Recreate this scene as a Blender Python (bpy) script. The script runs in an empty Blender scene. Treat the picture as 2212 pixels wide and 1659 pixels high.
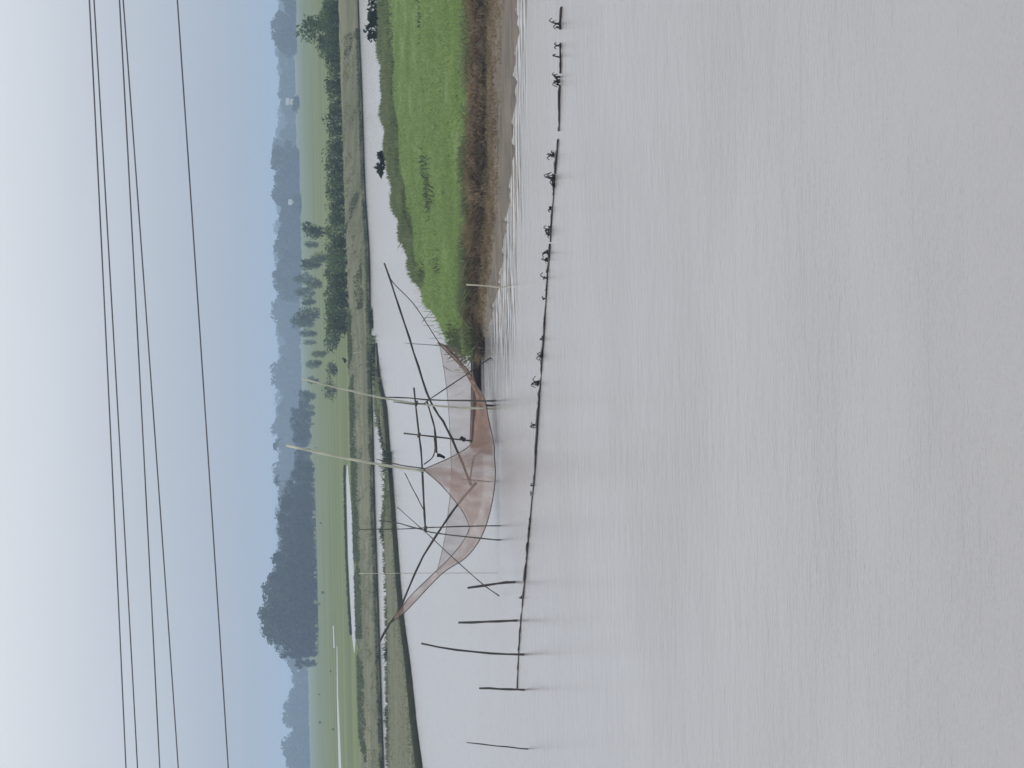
import bpy, math, random
import numpy as np
from mathutils import Vector, Matrix

random.seed(7)
rng = np.random.default_rng(7)
scene = bpy.context.scene
col = scene.collection
R = math.radians

# ------------------------------------------------------------------ camera
CAM_H = 5.5
FPX = 6147.0            # focal length in units of the 2212 px wide layout sketch
PITCH = math.atan(471.0 / FPX)
ROLL = R(1.18)
F0 = Vector((0, math.cos(PITCH), -math.sin(PITCH)))
U0 = Vector((0, math.sin(PITCH), math.cos(PITCH)))
X0 = Vector((1, 0, 0))
UP = X0 * math.sin(ROLL) + U0 * math.cos(ROLL)
RT = X0 * math.cos(ROLL) - U0 * math.sin(ROLL)
cam_data = bpy.data.cameras.new('camera')
cam = bpy.data.objects.new('camera', cam_data)
col.objects.link(cam)
cx, cy, cz = -UP, RT, -F0           # the phone was held sideways
cam.matrix_world = Matrix(((cx.x, cy.x, cz.x, 0), (cx.y, cy.y, cz.y, 0), (cx.z, cy.z, cz.z, CAM_H), (0, 0, 0, 1)))
cam_data.sensor_fit = 'HORIZONTAL'
cam_data.sensor_width = 36
cam_data.lens = 36 * FPX / 2212
cam_data.clip_start = 0.5
cam_data.clip_end = 9000
scene.camera = cam

# ------------------------------------------------------------------ sky and sun
SUN_EL, SUN_AZ = R(48), R(-38)      # veiled sun, ahead and to the left
world = bpy.data.worlds.new('World')
scene.world = world
world.use_nodes = True
nt = world.node_tree
nt.nodes.clear()
N = nt.nodes.new
out = N('ShaderNodeOutputWorld')
sky = N('ShaderNodeTexSky')
sky.sky_type = 'NISHITA'
sky.sun_disc = False
sky.sun_elevation = SUN_EL
sky.sun_rotation = SUN_AZ
sky.air_density = 1.5
sky.dust_density = 4.0
bg1 = N('ShaderNodeBackground'); bg1.inputs[1].default_value = 0.06
nt.links.new(sky.outputs[0], bg1.inputs[0])
tc = N('ShaderNodeTexCoord')
sep = N('ShaderNodeSeparateXYZ')
nt.links.new(tc.outputs['Generated'], sep.inputs[0])
mr = N('ShaderNodeMapRange')
mr.inputs[1].default_value = 0.0; mr.inputs[2].default_value = 1.0
nt.links.new(sep.outputs[2], mr.inputs[0])
ramp = N('ShaderNodeValToRGB')
cr = ramp.color_ramp
cr.interpolation = 'B_SPLINE'
stops = [(0.0, (.40, .465, .56)), (0.035, (.47, .53, .62)), (0.075, (.62, .67, .74)), (0.12, (.76, .80, .85)), (0.25, (.95, .975, 1.02)), (0.6, (1.25, 1.28, 1.33))]
cr.elements[0].position = stops[0][0]; cr.elements[0].color = (*stops[0][1], 1)
cr.elements[1].position = stops[-1][0]; cr.elements[1].color = (*stops[-1][1], 1)
for p, c in stops[1:-1]:
    e = cr.elements.new(p); e.color = (*c, 1)
nt.links.new(mr.outputs[0], ramp.inputs[0])
# soft uneven cloud veil
cmap = N('ShaderNodeMapping'); cmap.inputs['Scale'].default_value = (1, 1, 4)
nt.links.new(tc.outputs['Generated'], cmap.inputs[0])
cn = N('ShaderNodeTexNoise'); cn.inputs['Scale'].default_value = 2.2; cn.inputs['Detail'].default_value = 5
nt.links.new(cmap.outputs[0], cn.inputs['Vector'])
cmr = N('ShaderNodeMapRange'); cmr.inputs[1].default_value = .3; cmr.inputs[2].default_value = .7
cmr.inputs[3].default_value = .94; cmr.inputs[4].default_value = 1.07
nt.links.new(cn.outputs[0], cmr.inputs[0])
bg2 = N('ShaderNodeBackground')
nt.links.new(ramp.outputs[0], bg2.inputs[0]); nt.links.new(cmr.outputs[0], bg2.inputs[1])
mx = N('ShaderNodeMixShader'); mx.inputs[0].default_value = 0.9
nt.links.new(bg1.outputs[0], mx.inputs[1]); nt.links.new(bg2.outputs[0], mx.inputs[2])
nt.links.new(mx.outputs[0], out.inputs[0])

sun_d = bpy.data.lights.new('sun', 'SUN')
sun_d.energy = 1.5
sun_d.angle = R(25)
sun_d.color = (1.0, .96, .9)
sun = bpy.data.objects.new('sun', sun_d)
col.objects.link(sun)
sdir = Vector((math.sin(SUN_AZ) * math.cos(SUN_EL), math.cos(SUN_AZ) * math.cos(SUN_EL), math.sin(SUN_EL)))
sun.rotation_euler = (-sdir).to_track_quat('-Z', 'Y').to_euler()
sun.location = (0, 0, 60)

vs = scene.view_settings
vs.view_transform = 'Standard'; vs.look = 'None'; vs.exposure = 0.07; vs.gamma = 1
vs.use_curve_mapping = False
cy_ = scene.cycles
cy_.use_denoising = True
cy_.max_bounces = 8
cy_.transparent_max_bounces = 16
cy_.volume_bounces = 1
cy_.caustics_reflective = False
cy_.caustics_refractive = False

# ------------------------------------------------------------------ layout helpers
def ray(px, py):
    return F0 * FPX + RT * (829.5 - py) - UP * (px - 1106.0)

def on(px, py, z=0.0):
    """ground point under a sketch position, at height z"""
    d = ray(px, py)
    t = (z - CAM_H) / d.z
    return Vector((d.x * t, d.y * t, z))

def far(px, py, y):
    """point at distance y along a sketch direction"""
    d = ray(px, py)
    t = y / d.y
    return Vector((d.x * t, y, CAM_H + d.z * t))

# ------------------------------------------------------------------ object helpers
def tag(o, label=None, cat=None, group=None, kind=None):
    if label: o['label'] = label
    if cat: o['category'] = cat
    if group: o['group'] = group
    if kind: o['kind'] = kind
    return o

def mesh_from(name, verts, faces, mat, smooth=False):
    me = bpy.data.meshes.new(name)
    me.from_pydata([tuple(v) for v in verts], [], [tuple(f) for f in faces])
    if smooth:
        me.polygons.foreach_set('use_smooth', [True] * len(me.polygons))
    me.materials.append(mat)
    me.update()
    return me

def link(name, me, parent=None, loc=None):
    o = bpy.data.objects.new(name, me)
    col.objects.link(o)
    if parent is not None:
        o.parent = parent
    if loc is not None:
        o.location = loc
    return o

def empty(name, loc):
    o = bpy.data.objects.new(name, None)
    o.empty_display_size = .3
    o.location = loc
    col.objects.link(o)
    return o

def tri_mesh(name, verts, n_per, mat, normals=None):
    """verts (k*n_per,3): k separate polygons of n_per corners"""
    verts = np.asarray(verts, dtype=np.float32)
    nv = len(verts); k = nv // n_per
    me = bpy.data.meshes.new(name)
    me.vertices.add(nv)
    me.vertices.foreach_set('co', verts.ravel())
    me.loops.add(nv)
    me.loops.foreach_set('vertex_index', np.arange(nv, dtype=np.int32))
    me.polygons.add(k)
    me.polygons.foreach_set('loop_start', np.arange(0, nv, n_per, dtype=np.int32))
    me.polygons.foreach_set('loop_total', np.full(k, n_per, dtype=np.int32))
    me.update(calc_edges=True)
    me.materials.append(mat)
    if normals is not None:
        me.polygons.foreach_set('use_smooth', np.ones(k, dtype=bool))
        me.normals_split_custom_set_from_vertices(np.asarray(normals, dtype=np.float32).tolist())
    return me

def spline(pts, n):
    """Catmull-Rom through a list of Vectors"""
    P = [Vector(p) for p in pts]
    if len(P) == 2:
        return [P[0].lerp(P[1], i / (n - 1)) for i in range(n)]
    P = [2 * P[0] - P[1]] + P + [2 * P[-1] - P[-2]]
    seg = len(P) - 3
    res = []
    for i in range(n):
        s = i / (n - 1) * seg
        k = min(int(s), seg - 1); t = s - k
        a, b, c, d = P[k:k + 4]
        res.append(0.5 * ((2 * b) + (c - a) * t + (2 * a - 5 * b + 4 * c - d) * t * t + (3 * b - a - 3 * c + d) * t ** 3))
    return res

def tube_geo(pts, radii, sides=7, off=0):
    V, Fc = [], []
    n = len(pts)
    prev = None
    for i, p in enumerate(pts):
        t = (pts[min(i + 1, n - 1)] - pts[max(i - 1, 0)])
        t = t.normalized() if t.length > 1e-9 else Vector((0, 0, 1))
        a = t.cross(Vector((0.31, 0.9, 0.17))) if prev is None else prev - t * prev.dot(t)
        if a.length < 1e-6: a = t.cross(Vector((1, 0, 0)))
        a.normalize(); prev = a
        b = t.cross(a)
        for s in range(sides):
            an = 2 * math.pi * s / sides
            V.append(p + (a * math.cos(an) + b * math.sin(an)) * radii[i])
    for i in range(n - 1):
        for s in range(sides):
            s2 = (s + 1) % sides
            Fc.append((off + i * sides + s, off + i * sides + s2, off + (i + 1) * sides + s2, off + (i + 1) * sides + s))
    Fc.append(tuple(off + s for s in reversed(range(sides))))
    Fc.append(tuple(off + (n - 1) * sides + s for s in range(sides)))
    return V, Fc

def tube(name, pts, r0, r1, mat, parent=None, n=None, sides=7, knots=0, base=None):
    """pts world positions; bamboo nodes as slight swellings when knots"""
    pts = [Vector(p) for p in pts]
    L = sum((pts[i + 1] - pts[i]).length for i in range(len(pts) - 1))
    if n is None: n = max(8, int(L * 3) if knots else 10)
    sp = spline(pts, n)
    rad = []
    for i in range(n):
        r = r0 + (r1 - r0) * i / (n - 1)
        if knots:
            r *= 1.0 + (0.22 if i % 2 == 0 else -0.05) + random.uniform(-.06, .06)
            if 0 < i < n - 1:
                sp[i] = sp[i] + Vector((random.uniform(-1, 1), random.uniform(-1, 1), random.uniform(-1, 1))) * r0 * .35
        rad.append(r)
    o0 = Vector(base) if base is not None else Vector((0, 0, 0))
    V, Fc = tube_geo([p - o0 for p in sp], rad, sides)
    return link(name, mesh_from(name, V, Fc, mat, True), parent)

# ------------------------------------------------------------------ materials
def M(name, c1, c2, scale=3.0, rough=.9, stretch=(1, 1, 1), rnd=0.0, spec=.15, bump=0.0, trans=0.0, objrnd=0.0, lo=.35, hi=.65, alpha=None, coord='Object', detail=5):
    m = bpy.data.materials.new(name)
    m.use_nodes = True
    t = m.node_tree; t.nodes.clear()
    n = t.nodes.new; l = t.links.new
    o = n('ShaderNodeOutputMaterial')
    p = n('ShaderNodeBsdfPrincipled')
    p.inputs['Roughness'].default_value = rough
    p.inputs['Specular IOR Level'].default_value = spec
    tcn = n('ShaderNodeTexCoord'); mp = n('ShaderNodeMapping')
    mp.inputs['Scale'].default_value = stretch
    l(tcn.outputs[coord], mp.inputs[0])
    nz = n('ShaderNodeTexNoise'); nz.inputs['Scale'].default_value = scale; nz.inputs['Detail'].default_value = detail
    l(mp.outputs[0], nz.inputs['Vector'])
    mr_ = n('ShaderNodeMapRange'); mr_.inputs[1].default_value = lo; mr_.inputs[2].default_value = hi
    l(nz.outputs[0], mr_.inputs[0])
    mix = n('ShaderNodeMix'); mix.data_type = 'RGBA'
    l(mr_.outputs[0], mix.inputs[0])
    mix.inputs[6].default_value = (*c1, 1); mix.inputs[7].default_value = (*c2, 1)
    c = mix.outputs[2]
    for amount, src in ((rnd, 'geo'), (objrnd, 'obj')):
        if amount:
            g = n('ShaderNodeNewGeometry') if src == 'geo' else n('ShaderNodeObjectInfo')
            r_ = n('ShaderNodeMapRange')
            r_.inputs[3].default_value = 1 - amount; r_.inputs[4].default_value = 1 + amount
            l(g.outputs['Random Per Island' if src == 'geo' else 'Random'], r_.inputs[0])
            hv = n('ShaderNodeHueSaturation'); l(r_.outputs[0], hv.inputs['Value']); l(c, hv.inputs['Color'])
            c = hv.outputs[0]
    l(c, p.inputs['Base Color'])
    if bump:
        b = n('ShaderNodeBump'); b.inputs['Strength'].default_value = bump; b.inputs['Distance'].default_value = .05
        l(nz.outputs[0], b.inputs['Height']); l(b.outputs[0], p.inputs['Normal'])
    sh = p.outputs[0]
    if trans:
        tr = n('ShaderNodeBsdfTranslucent'); l(c, tr.inputs[0])
        ms = n('ShaderNodeMixShader'); ms.inputs[0].default_value = trans
        l(sh, ms.inputs[1]); l(tr.outputs[0], ms.inputs[2]); sh = ms.outputs[0]
    if alpha is not None:
        tp = n('ShaderNodeBsdfTransparent')
        ms = n('ShaderNodeMixShader')
        am = n('ShaderNodeMapRange'); am.inputs[1].default_value = .3; am.inputs[2].default_value = .7
        am.inputs[3].default_value = alpha * .66; am.inputs[4].default_value = min(1, alpha * 1.34)
        l(nz.outputs[0], am.inputs[0]); l(am.outputs[0], ms.inputs[0])
        l(tp.outputs[0], ms.inputs[1]); l(sh, ms.inputs[2]); sh = ms.outputs[0]
    l(sh, o.inputs[0])
    return m

MUD = M('mud', (.16, .125, .085), (.10, .075, .05), 1.6, .75, bump=.6, spec=.3)
WET_MUD = M('wet_mud', (.12, .098, .07), (.068, .055, .038), 1.1, .6, stretch=(.6, 1.4, 1), spec=.12, detail=9, bump=.8, lo=.4, hi=.6)
BED = M('river_bed', (.16, .14, .11), (.12, .10, .08), .2)
EARTH = M('dike_earth', (.155, .16, .095), (.085, .095, .055), .35, stretch=(.25, 1.6, 1), bump=.2, detail=9)
DIKE_TURF = M('dike_turf', (.075, .09, .05), (.105, .12, .068), .45, stretch=(.3, 1, 1), detail=8)
FOOT_SHADE = M('foot_mud_shade', (.035, .04, .02), (.022, .026, .014), 1.0, spec=.0)  # bank mud with waterline shade and dark reflection put into its colour
FIELD = M('field_grass', (.12, .15, .042), (.075, .108, .03), .03, stretch=(.5, 2.4, 1), detail=9, lo=.42, hi=.6)
GREEN_SOIL = M('island_soil', (.115, .175, .05), (.098, .155, .043), .25, stretch=(.45, 1.4, .3), detail=7)
GRASS = M('island_grass', (.25, .345, .128), (.205, .30, .10), .22, stretch=(.55, 1.3, .3), rnd=.14, trans=.45, detail=6, coord='Object')
WEED = M('weed_grass', (.20, .24, .12), (.13, .17, .08), .5, rnd=.2, trans=.45)
DRY = M('dry_grass', (.30, .235, .145), (.17, .135, .08), 1.1, rnd=.3, trans=.4)
TONGUE_SOIL = M('mudflat_soil', (.12, .13, .075), (.085, .095, .055), .5, stretch=(.4, 1, 1))
TONGUE_GRASS = M('mudflat_grass', (.165, .185, .095), (.12, .14, .07), .12, stretch=(.4, 1, 1), rnd=.15, trans=.45)
DIKE_DARK = M('dike_dark_grass', (.115, .145, .075), (.08, .105, .05), .3, rnd=.15, trans=.45)
REED_DARK = M('dark_reed', (.05, .065, .03), (.03, .042, .02), .8, rnd=.25, trans=.3)
DIKE_LIGHT = M('dike_light_grass', (.21, .225, .125), (.165, .18, .095), .3, rnd=.12, trans=.45)
LEAF_FAR = M('far_leaf', (.04, .058, .024), (.014, .022, .012), .22, rnd=.35, objrnd=.3, trans=.2)
LEAF_MID = M('mid_leaf', (.10, .155, .055), (.062, .105, .038), .6, rnd=.25, objrnd=.25, trans=.4)
LEAF_DARK = M('dark_leaf', (.02, .04, .015), (.012, .025, .01), 1.2, rnd=.3, trans=.15)
BARK = M('bark', (.09, .075, .055), (.05, .042, .032), 4, stretch=(1, 1, .2), bump=.4)
BAMBOO = M('weathered_bamboo', (.085, .075, .062), (.05, .045, .04), 6, .7, stretch=(1, 1, .3), objrnd=.2)
BAMBOO_PALE = M('pale_bamboo', (.58, .59, .48), (.42, .42, .33), 5, .6, stretch=(1, 1, .3))
BAMBOO_WET = M('wet_bamboo', (.035, .032, .03), (.02, .018, .017), 5, .5)
ROPE = M('rope', (.12, .10, .085), (.07, .06, .05), 9)
WIRE = M('wire', (.15, .155, .17), (.09, .095, .105), .6, .5)
WOOD_BLACK = M('tarred_wood', (.022, .019, .016), (.045, .038, .032), 7, .6, stretch=(.25, 2, 2), bump=.3)
WOOD_GREY = M('grey_wood', (.22, .20, .18), (.13, .12, .11), 7, .7, stretch=(.3, 2, 2))
NET_THIN = M('net_thin', (.33, .22, .18), (.25, .17, .14), 1.6, alpha=.34, trans=.45, stretch=(2.2, 1, .7))
NET_MID = M('net_mid', (.46, .325, .265), (.36, .25, .205), 1.6, alpha=.58, trans=.45, stretch=(2.2, 1, .7))
NET_FOLD = M('net_fold', (.42, .28, .225), (.29, .195, .155), 2.2, alpha=.74, trans=.4, stretch=(2.2, 1, .7))
WHITEWASH = M('whitewash', (.8, .8, .78), (.7, .7, .68), 2)
TIN = M('tin_roof', (.35, .36, .38), (.25, .26, .28), 2, .5)
BLACK = M('black_feather', (.012, .012, .014), (.006, .006, .007), 8, .6)
RAG = M('black_cloth', (.012, .012, .014), (.025, .025, .03), 8, .9)

# water: rough wind ripples, glassy where the island shelters it
WATER = bpy.data.materials.new('water')
WATER.use_nodes = True
t = WATER.node_tree; t.nodes.clear(); n = t.nodes.new; l = t.links.new
o = n('ShaderNodeOutputMaterial'); p = n('ShaderNodeBsdfPrincipled')
p.inputs['Base Color'].default_value = (.262, .257, .263, 1)
p.inputs['IOR'].default_value = 1.33
tcn = n('ShaderNodeTexCoord')
sp_ = n('ShaderNodeSeparateXYZ'); l(tcn.outputs['Object'], sp_.inputs[0])
jn = n('ShaderNodeTexNoise'); jn.inputs['Scale'].default_value = .5; jn.inputs['Detail'].default_value = 4
l(tcn.outputs['Object'], jn.inputs['Vector'])
def mth(op, a, b=None, c=None):
    q = n('ShaderNodeMath'); q.operation = op
    for k, v in enumerate((a, b, c)):
        if v is None: continue
        if isinstance(v, (int, float)): q.inputs[k].default_value = v
        else: l(v, q.inputs[k])
    return q.outputs[0]
def mrange(v, a, b, c=0.0, d=1.0):
    q = n('ShaderNodeMapRange'); q.interpolation_type = 'SMOOTHSTEP'
    for k, x in zip((1, 2, 3, 4), (a, b, c, d)): q.inputs[k].default_value = x
    l(v, q.inputs[0]); return q.outputs[0]
jp = n('ShaderNodeTexNoise'); jp.inputs['Scale'].default_value = .16; jp.inputs['Detail'].default_value = 3
l(tcn.outputs['Object'], jp.inputs['Vector'])
jit = mth('MULTIPLY_ADD', jn.outputs[0], 5.0, -2.5)
# lee of the island: distance off its shore, the shore running slightly away to the left
dy = mth('ADD', mth('ADD', sp_.outputs[1], jit), mth('MULTIPLY', sp_.outputs[0], .75))
lee = mth('MULTIPLY', mrange(dy, 79.0, 82), mrange(mth('ADD', sp_.outputs[0], mth('MULTIPLY', jit, .3)), -.2, 1.6))
lee = mth('MULTIPLY', lee, mrange(sp_.outputs[1], 92, 86))
chop = mth('MULTIPLY', mrange(dy, 69.5, 73.5), mrange(sp_.outputs[0], -1.5, 2.2))
chop = mth('MULTIPLY', chop, mrange(sp_.outputs[1], 92, 86))
chop = mth('MULTIPLY', chop, mth('SUBTRACT', 1.0, lee))
rough = mth('ADD', .17, mth('ADD', mth('MULTIPLY', lee, -.05), mth('MULTIPLY', chop, -.13)))
l(rough, p.inputs['Roughness'])
mp = n('ShaderNodeMapping'); mp.inputs['Scale'].default_value = (1.0, 1.5, 1); mp.inputs['Rotation'].default_value = (0, 0, R(6))
l(tcn.outputs['Object'], mp.inputs[0])
w1 = n('ShaderNodeTexNoise'); w1.inputs['Scale'].default_value = 1.1; w1.inputs['Detail'].default_value = 6; w1.inputs['Roughness'].default_value = .7
l(mp.outputs[0], w1.inputs['Vector'])
bst = mth('ADD', mrange(jp.outputs[0], .35, .68, .2, .36), mth('ADD', mth('MULTIPLY', lee, -.14), mth('MULTIPLY', chop, -.17)))
bm_ = n('ShaderNodeBump'); bm_.inputs['Distance'].default_value = .12
l(bst, bm_.inputs['Strength']); l(w1.outputs[0], bm_.inputs['Height'])
# long low wavelets lapping toward the mud beach
mp2 = n('ShaderNodeMapping'); mp2.inputs['Scale'].default_value = (.55, 1.5, 1); mp2.inputs['Rotation'].default_value = (0, 0, R(14))
l(tcn.outputs['Object'], mp2.inputs[0])
w2 = n('ShaderNodeTexNoise'); w2.inputs['Scale'].default_value = 1.25; w2.inputs['Detail'].default_value = 1.5
l(mp2.outputs[0], w2.inputs['Vector'])
bm2 = n('ShaderNodeBump'); bm2.inputs['Distance'].default_value = .12
l(mth('MULTIPLY', chop, .85), bm2.inputs['Strength']); l(w2.outputs[0], bm2.inputs['Height']); l(bm_.outputs[0], bm2.inputs['Normal'])
l(bm2.outputs[0], p.inputs['Normal'])
l(p.outputs[0], o.inputs[0])

# ------------------------------------------------------------------ setting
def sheet(name, x0, x1, y0, y1, z, mat, nx=1, ny=1):
    V = [(x0 + (x1 - x0) * i / nx, y0 + (y1 - y0) * j / ny, z) for j in range(ny + 1) for i in range(nx + 1)]
    Fc = [(j * (nx + 1) + i, j * (nx + 1) + i + 1, (j + 1) * (nx + 1) + i + 1, (j + 1) * (nx + 1) + i) for j in range(ny) for i in range(nx)]
    o = link(name, mesh_from(name, V, Fc, mat))
    return tag(o, kind='structure')

sheet('ground', -2500, 2500, -200, 4000, -1.5, BED)
sheet('water', -130, 130, -150, 236, 0.0, WATER)
sheet('field', -2400, 2400, 232, 3950, 0.4, FIELD, 4, 8)

# strips of standing water between the fields
def strip(name, near, far_, z):
    V = []
    for a, b in zip(near, far_):
        V += [on(a[0], a[1], z), on(b[0], b[1], z)]
    Fc = [(2 * i, 2 * i + 2, 2 * i + 3, 2 * i + 1) for i in range(len(near) - 1)]
    return tag(link(name, mesh_from(name, V, Fc, WATER)), kind='structure')

strip('field_channel', [(751, 1005), (754, 1040), (761, 1120), (763, 1200), (767, 1300), (768, 1380), (766, 1410)],
      [(749, 1005), (748, 1040), (750, 1120), (752, 1200), (757, 1300), (761, 1380), (765, 1410)], .405)
strip('field_channel', [(728.5, 1395), (730, 1500), (733, 1560), (738, 1680)], [(727, 1395), (727.5, 1500), (729, 1560), (732, 1680)], .405)
strip('field_channel', [(721, 1352), (723, 1400)], [(718.5, 1352), (720.5, 1400)], .405)

# far dike: waterline curve with a steep foot and a broad grassy back
dw = [(772, -200), (775, 0), (783, 200), (790, 412), (799, 556), (802, 750), (806, 900), (811, 1100), (818, 1300), (824, 1480), (830, 1659), (837, 1850)]
front = spline([on(a, b, 0) for a, b in dw], 90)
prof_r = [(0, -1.2), (0.0, .11), (.5, .33), (2.5, .7), (5.0, 1.2), (8, 1.36), (13, 1.3), (17, .6), (24, .2)]
prof_l = [(0, -1.2), (0.0, .12), (.5, .35), (3.0, .6), (8.0, .70), (18, .95), (30, .95), (38, .55), (52, .2)]
V = []; K = len(prof_r)
for i, p0 in enumerate(front):
    f = min(1, max(0, (14 - p0.x) / 24))
    f = f * f * (3 - 2 * f)
    for k in range(K):
        oy = prof_r[k][0] * (1 - f) + prof_l[k][0] * f
        oz = prof_r[k][1] * (1 - f) + prof_l[k][1] * f
        j = math.sin(i * 1.7 + k) * .12 + random.uniform(-.12, .12)
        V.append((p0.x, p0.y + oy + (j * 2 if k > 2 else j), oz + (random.uniform(-.06, .06) if 1 < k < K - 1 else 0)))
Fc = [(i * K + k, (i + 1) * K + k, (i + 1) * K + k + 1, i * K + k + 1) for i in range(len(front) - 1) for k in range(K - 1)]
Fc = [tuple(f) for f in Fc]
dike_me = mesh_from('dike', V, Fc, EARTH, True)
dike_me.materials.append(DIKE_TURF); dike_me.materials.append(FOOT_SHADE)
for pl in dike_me.polygons:
    i_, k_ = divmod(pl.index, K - 1)
    x_ = front[i_].x
    nz_ = math.sin(x_ * .8) + math.sin(x_ * .37 + 1) + random.uniform(-.5, .5)
    if k_ <= 0: pl.material_index = 2  # undercut shade at the waterline, painted dark on the foot
    elif x_ < 6 and k_ in (4, 5, 6) and (k_ == 5 or nz_ > -.6): pl.material_index = 1
tag(link('dike', dike_me), kind='structure')

def dike_pt(x, s):
    """point on the dike at lateral x and profile parameter s (0 foot .. 1 back)"""
    xs = [p0.x for p0 in front]
    y0 = float(np.interp(x, xs[::-1] if xs[0] > xs[-1] else xs, [p0.y for p0 in front][::-1] if xs[0] > xs[-1] else [p0.y for p0 in front]))
    f = min(1, max(0, (14 - x) / 24)); f = f * f * (3 - 2 * f)
    pr = [(a[0] * (1 - f) + b[0] * f, a[1] * (1 - f) + b[1] * f) for a, b in zip(prof_r[1:], prof_l[1:])]
    tpos = s * (len(pr) - 1); k = min(int(tpos), len(pr) - 2); u = tpos - k
    return Vector((x, y0 + pr[k][0] + (pr[k + 1][0] - pr[k][0]) * u, pr[k][1] + (pr[k + 1][1] - pr[k][1]) * u))

# island: outline from near waterline and far edge
near_i = [(1.05, 82.6), (1.25, 82.0), (2.05, 83.0), (3.05, 81.0), (4.2, 79), (5.4, 77.2), (7.9, 76.6), (10.2, 75.6), (11.9, 75), (16, 74.5), (30, 73), (60, 70)]
far_i = [(1.05, 83.6), (1.45, 90), (2.05, 97), (3.8, 112), (6.8, 127), (9.1, 136), (11.8, 143), (13.9, 147), (16.5, 150), (21.2, 156), (34, 160), (62, 165)]
NU = 120; NVI = 26
ca = spline([Vector((x, y, 0)) for x, y in near_i], NU)
cb = spline([Vector((x, y, 0)) for x, y in far_i], NU)
def island_pt(u, v):
    i = u * (NU - 1); k = min(int(i), NU - 2); f = i - k
    a = ca[k].lerp(ca[k + 1], f); b = cb[k].lerp(cb[k + 1], f)
    q = a.lerp(b, v)
    d1 = (q - a).length; d2 = (b - q).length
    z = .56 * min(1, max(0, (d1 - .08) / .55)) ** .6 if d1 > .08 else -0.3
    z = min(z, .5 * min(1, d2 / .9) if d2 > .05 else -.3)
    z += .06 * math.sin(q.x * 1.3 + q.y * .4) + .04 * math.sin(q.y * .9 - q.x * 2.1) if z > .3 else 0
    return Vector((q.x, q.y, z))
vv = [0, .004, .008, .014, .022, .035, .06] + list(np.linspace(.1, .94, NVI - 12)) + [.96, .975, .985, .994, 1.0]
V = []; K = len(vv)
for i in range(NU):
    for k in range(K):
        q = island_pt(i / (NU - 1), vv[k])
        if k == 0 or k == K - 1: q.z = -.8
        if 0 < k < 5: q += Vector((0, random.uniform(-.12, .12), random.uniform(-.04, .06)))
        V.append(q)
Fc = [(i * K + k, (i + 1) * K + k, (i + 1) * K + k + 1, i * K + k + 1) for i in range(NU - 1) for k in range(K - 1)]
Fc.append(tuple(reversed(range(K))))
isl_me = mesh_from('island', V, Fc, MUD, True)
isl_me.materials.append(GREEN_SOIL)
for pl in isl_me.polygons:
    if pl.index < len(Fc) - 1 and (pl.index % (K - 1)) >= 5:
        pl.material_index = 1
tag(link('island', isl_me), kind='structure')

# wet mud beach lapped by the water in front of the island bank
sh = [(1.2, 81.6), (1.75, 79.2), (2.8, 75.0), (3.9, 73.0), (4.93, 70.8), (7.04, 68.9), (9.08, 67.4), (10.6, 66.6), (16, 65), (30, 62), (60, 56)]
up = [(1.2, 83.0), (2.05, 83.6), (3.05, 81.6), (4.2, 79.6), (5.4, 77.8), (7.9, 77.2), (10.2, 76.2), (11.9, 75.6), (16, 75.1), (30, 73.6), (60, 70.6)]
sa = spline([Vector((x, y, 0)) for x, y in sh], 140); sb = spline([Vector((x, y, 0)) for x, y in up], 140)
V = []
bp = [(-.25, -.5), (-.06, -.05), (0, .012), (.12, .03), (.3, .05), (.55, .075), (.8, .11), (1, .17)]
for i in range(140):
    wob = .45 * math.sin(i * .7) + .35 * math.sin(i * 1.9 + 1) + random.uniform(-.3, .3) + .25
    for s_, z_ in bp:
        q = sa[i] + (sb[i] - sa[i]) * s_
        V.append((q.x, q.y + wob * (1 - max(0, s_)), z_ + (.012 * math.sin(i * 1.3 + s_ * 9) if s_ > .05 else 0)))
K = len(bp)
Fc = [(i * K + k, (i + 1) * K + k, (i + 1) * K + k + 1, i * K + k + 1) for i in range(139) for k in range(K - 1)]
tag(link('mud_beach', mesh_from('mud_beach', V, Fc, WET_MUD, True)), kind='structure')

# low mud tongue on the left
tn = [(815, 744), (822, 812), (836, 879), (841, 946), (848, 1027), (854, 1101), (857, 1144), (871, 1316), (887, 1437), (900, 1560), (913, 1659), (934, 1830)]
tf = [(814, 744), (817, 812), (820, 879), (834, 946), (846, 1027), (838, 1101), (835, 1144), (841, 1316), (841, 1437), (842, 1560), (841, 1659), (842, 1830)]
NT = 90
ta = spline([on(a, b, 0) for a, b in tn], NT)
tb = spline([on(a, b, 0) for a, b in tf], NT)
prof = [(0, -.6), (.0, .08), (.05, .24), (.15, .28), (.5, .30), (.85, .26), (.97, .16), (1.0, -.6)]
V = []
for i in range(NT):
    k_ = min(1.0, i / 12)
    jit = random.uniform(-.5, .5)
    for s, z in prof:
        q = ta[i].lerp(tb[i], s)
        V.append((q.x + jit * .2, q.y + (jit if s < .2 else 0), z * (0.35 + .65 * k_) if z > 0 else z))
K = len(prof)
Fc = [(i * K + k, (i + 1) * K + k, (i + 1) * K + k + 1, i * K + k + 1) for i in range(NT - 1) for k in range(K - 1)]
Fc.append(tuple(range(K)))
spit_me = mesh_from('mud_spit', V, Fc, TONGUE_SOIL, True)
spit_me.materials.append(FOOT_SHADE)
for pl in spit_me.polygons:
    if pl.index % (K - 1) <= 1 and pl.index < len(Fc) - 1: pl.material_index = 1  # near edge coloured dark for its shade and reflection
tag(link('mud_spit', spit_me), kind='structure')

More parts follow.
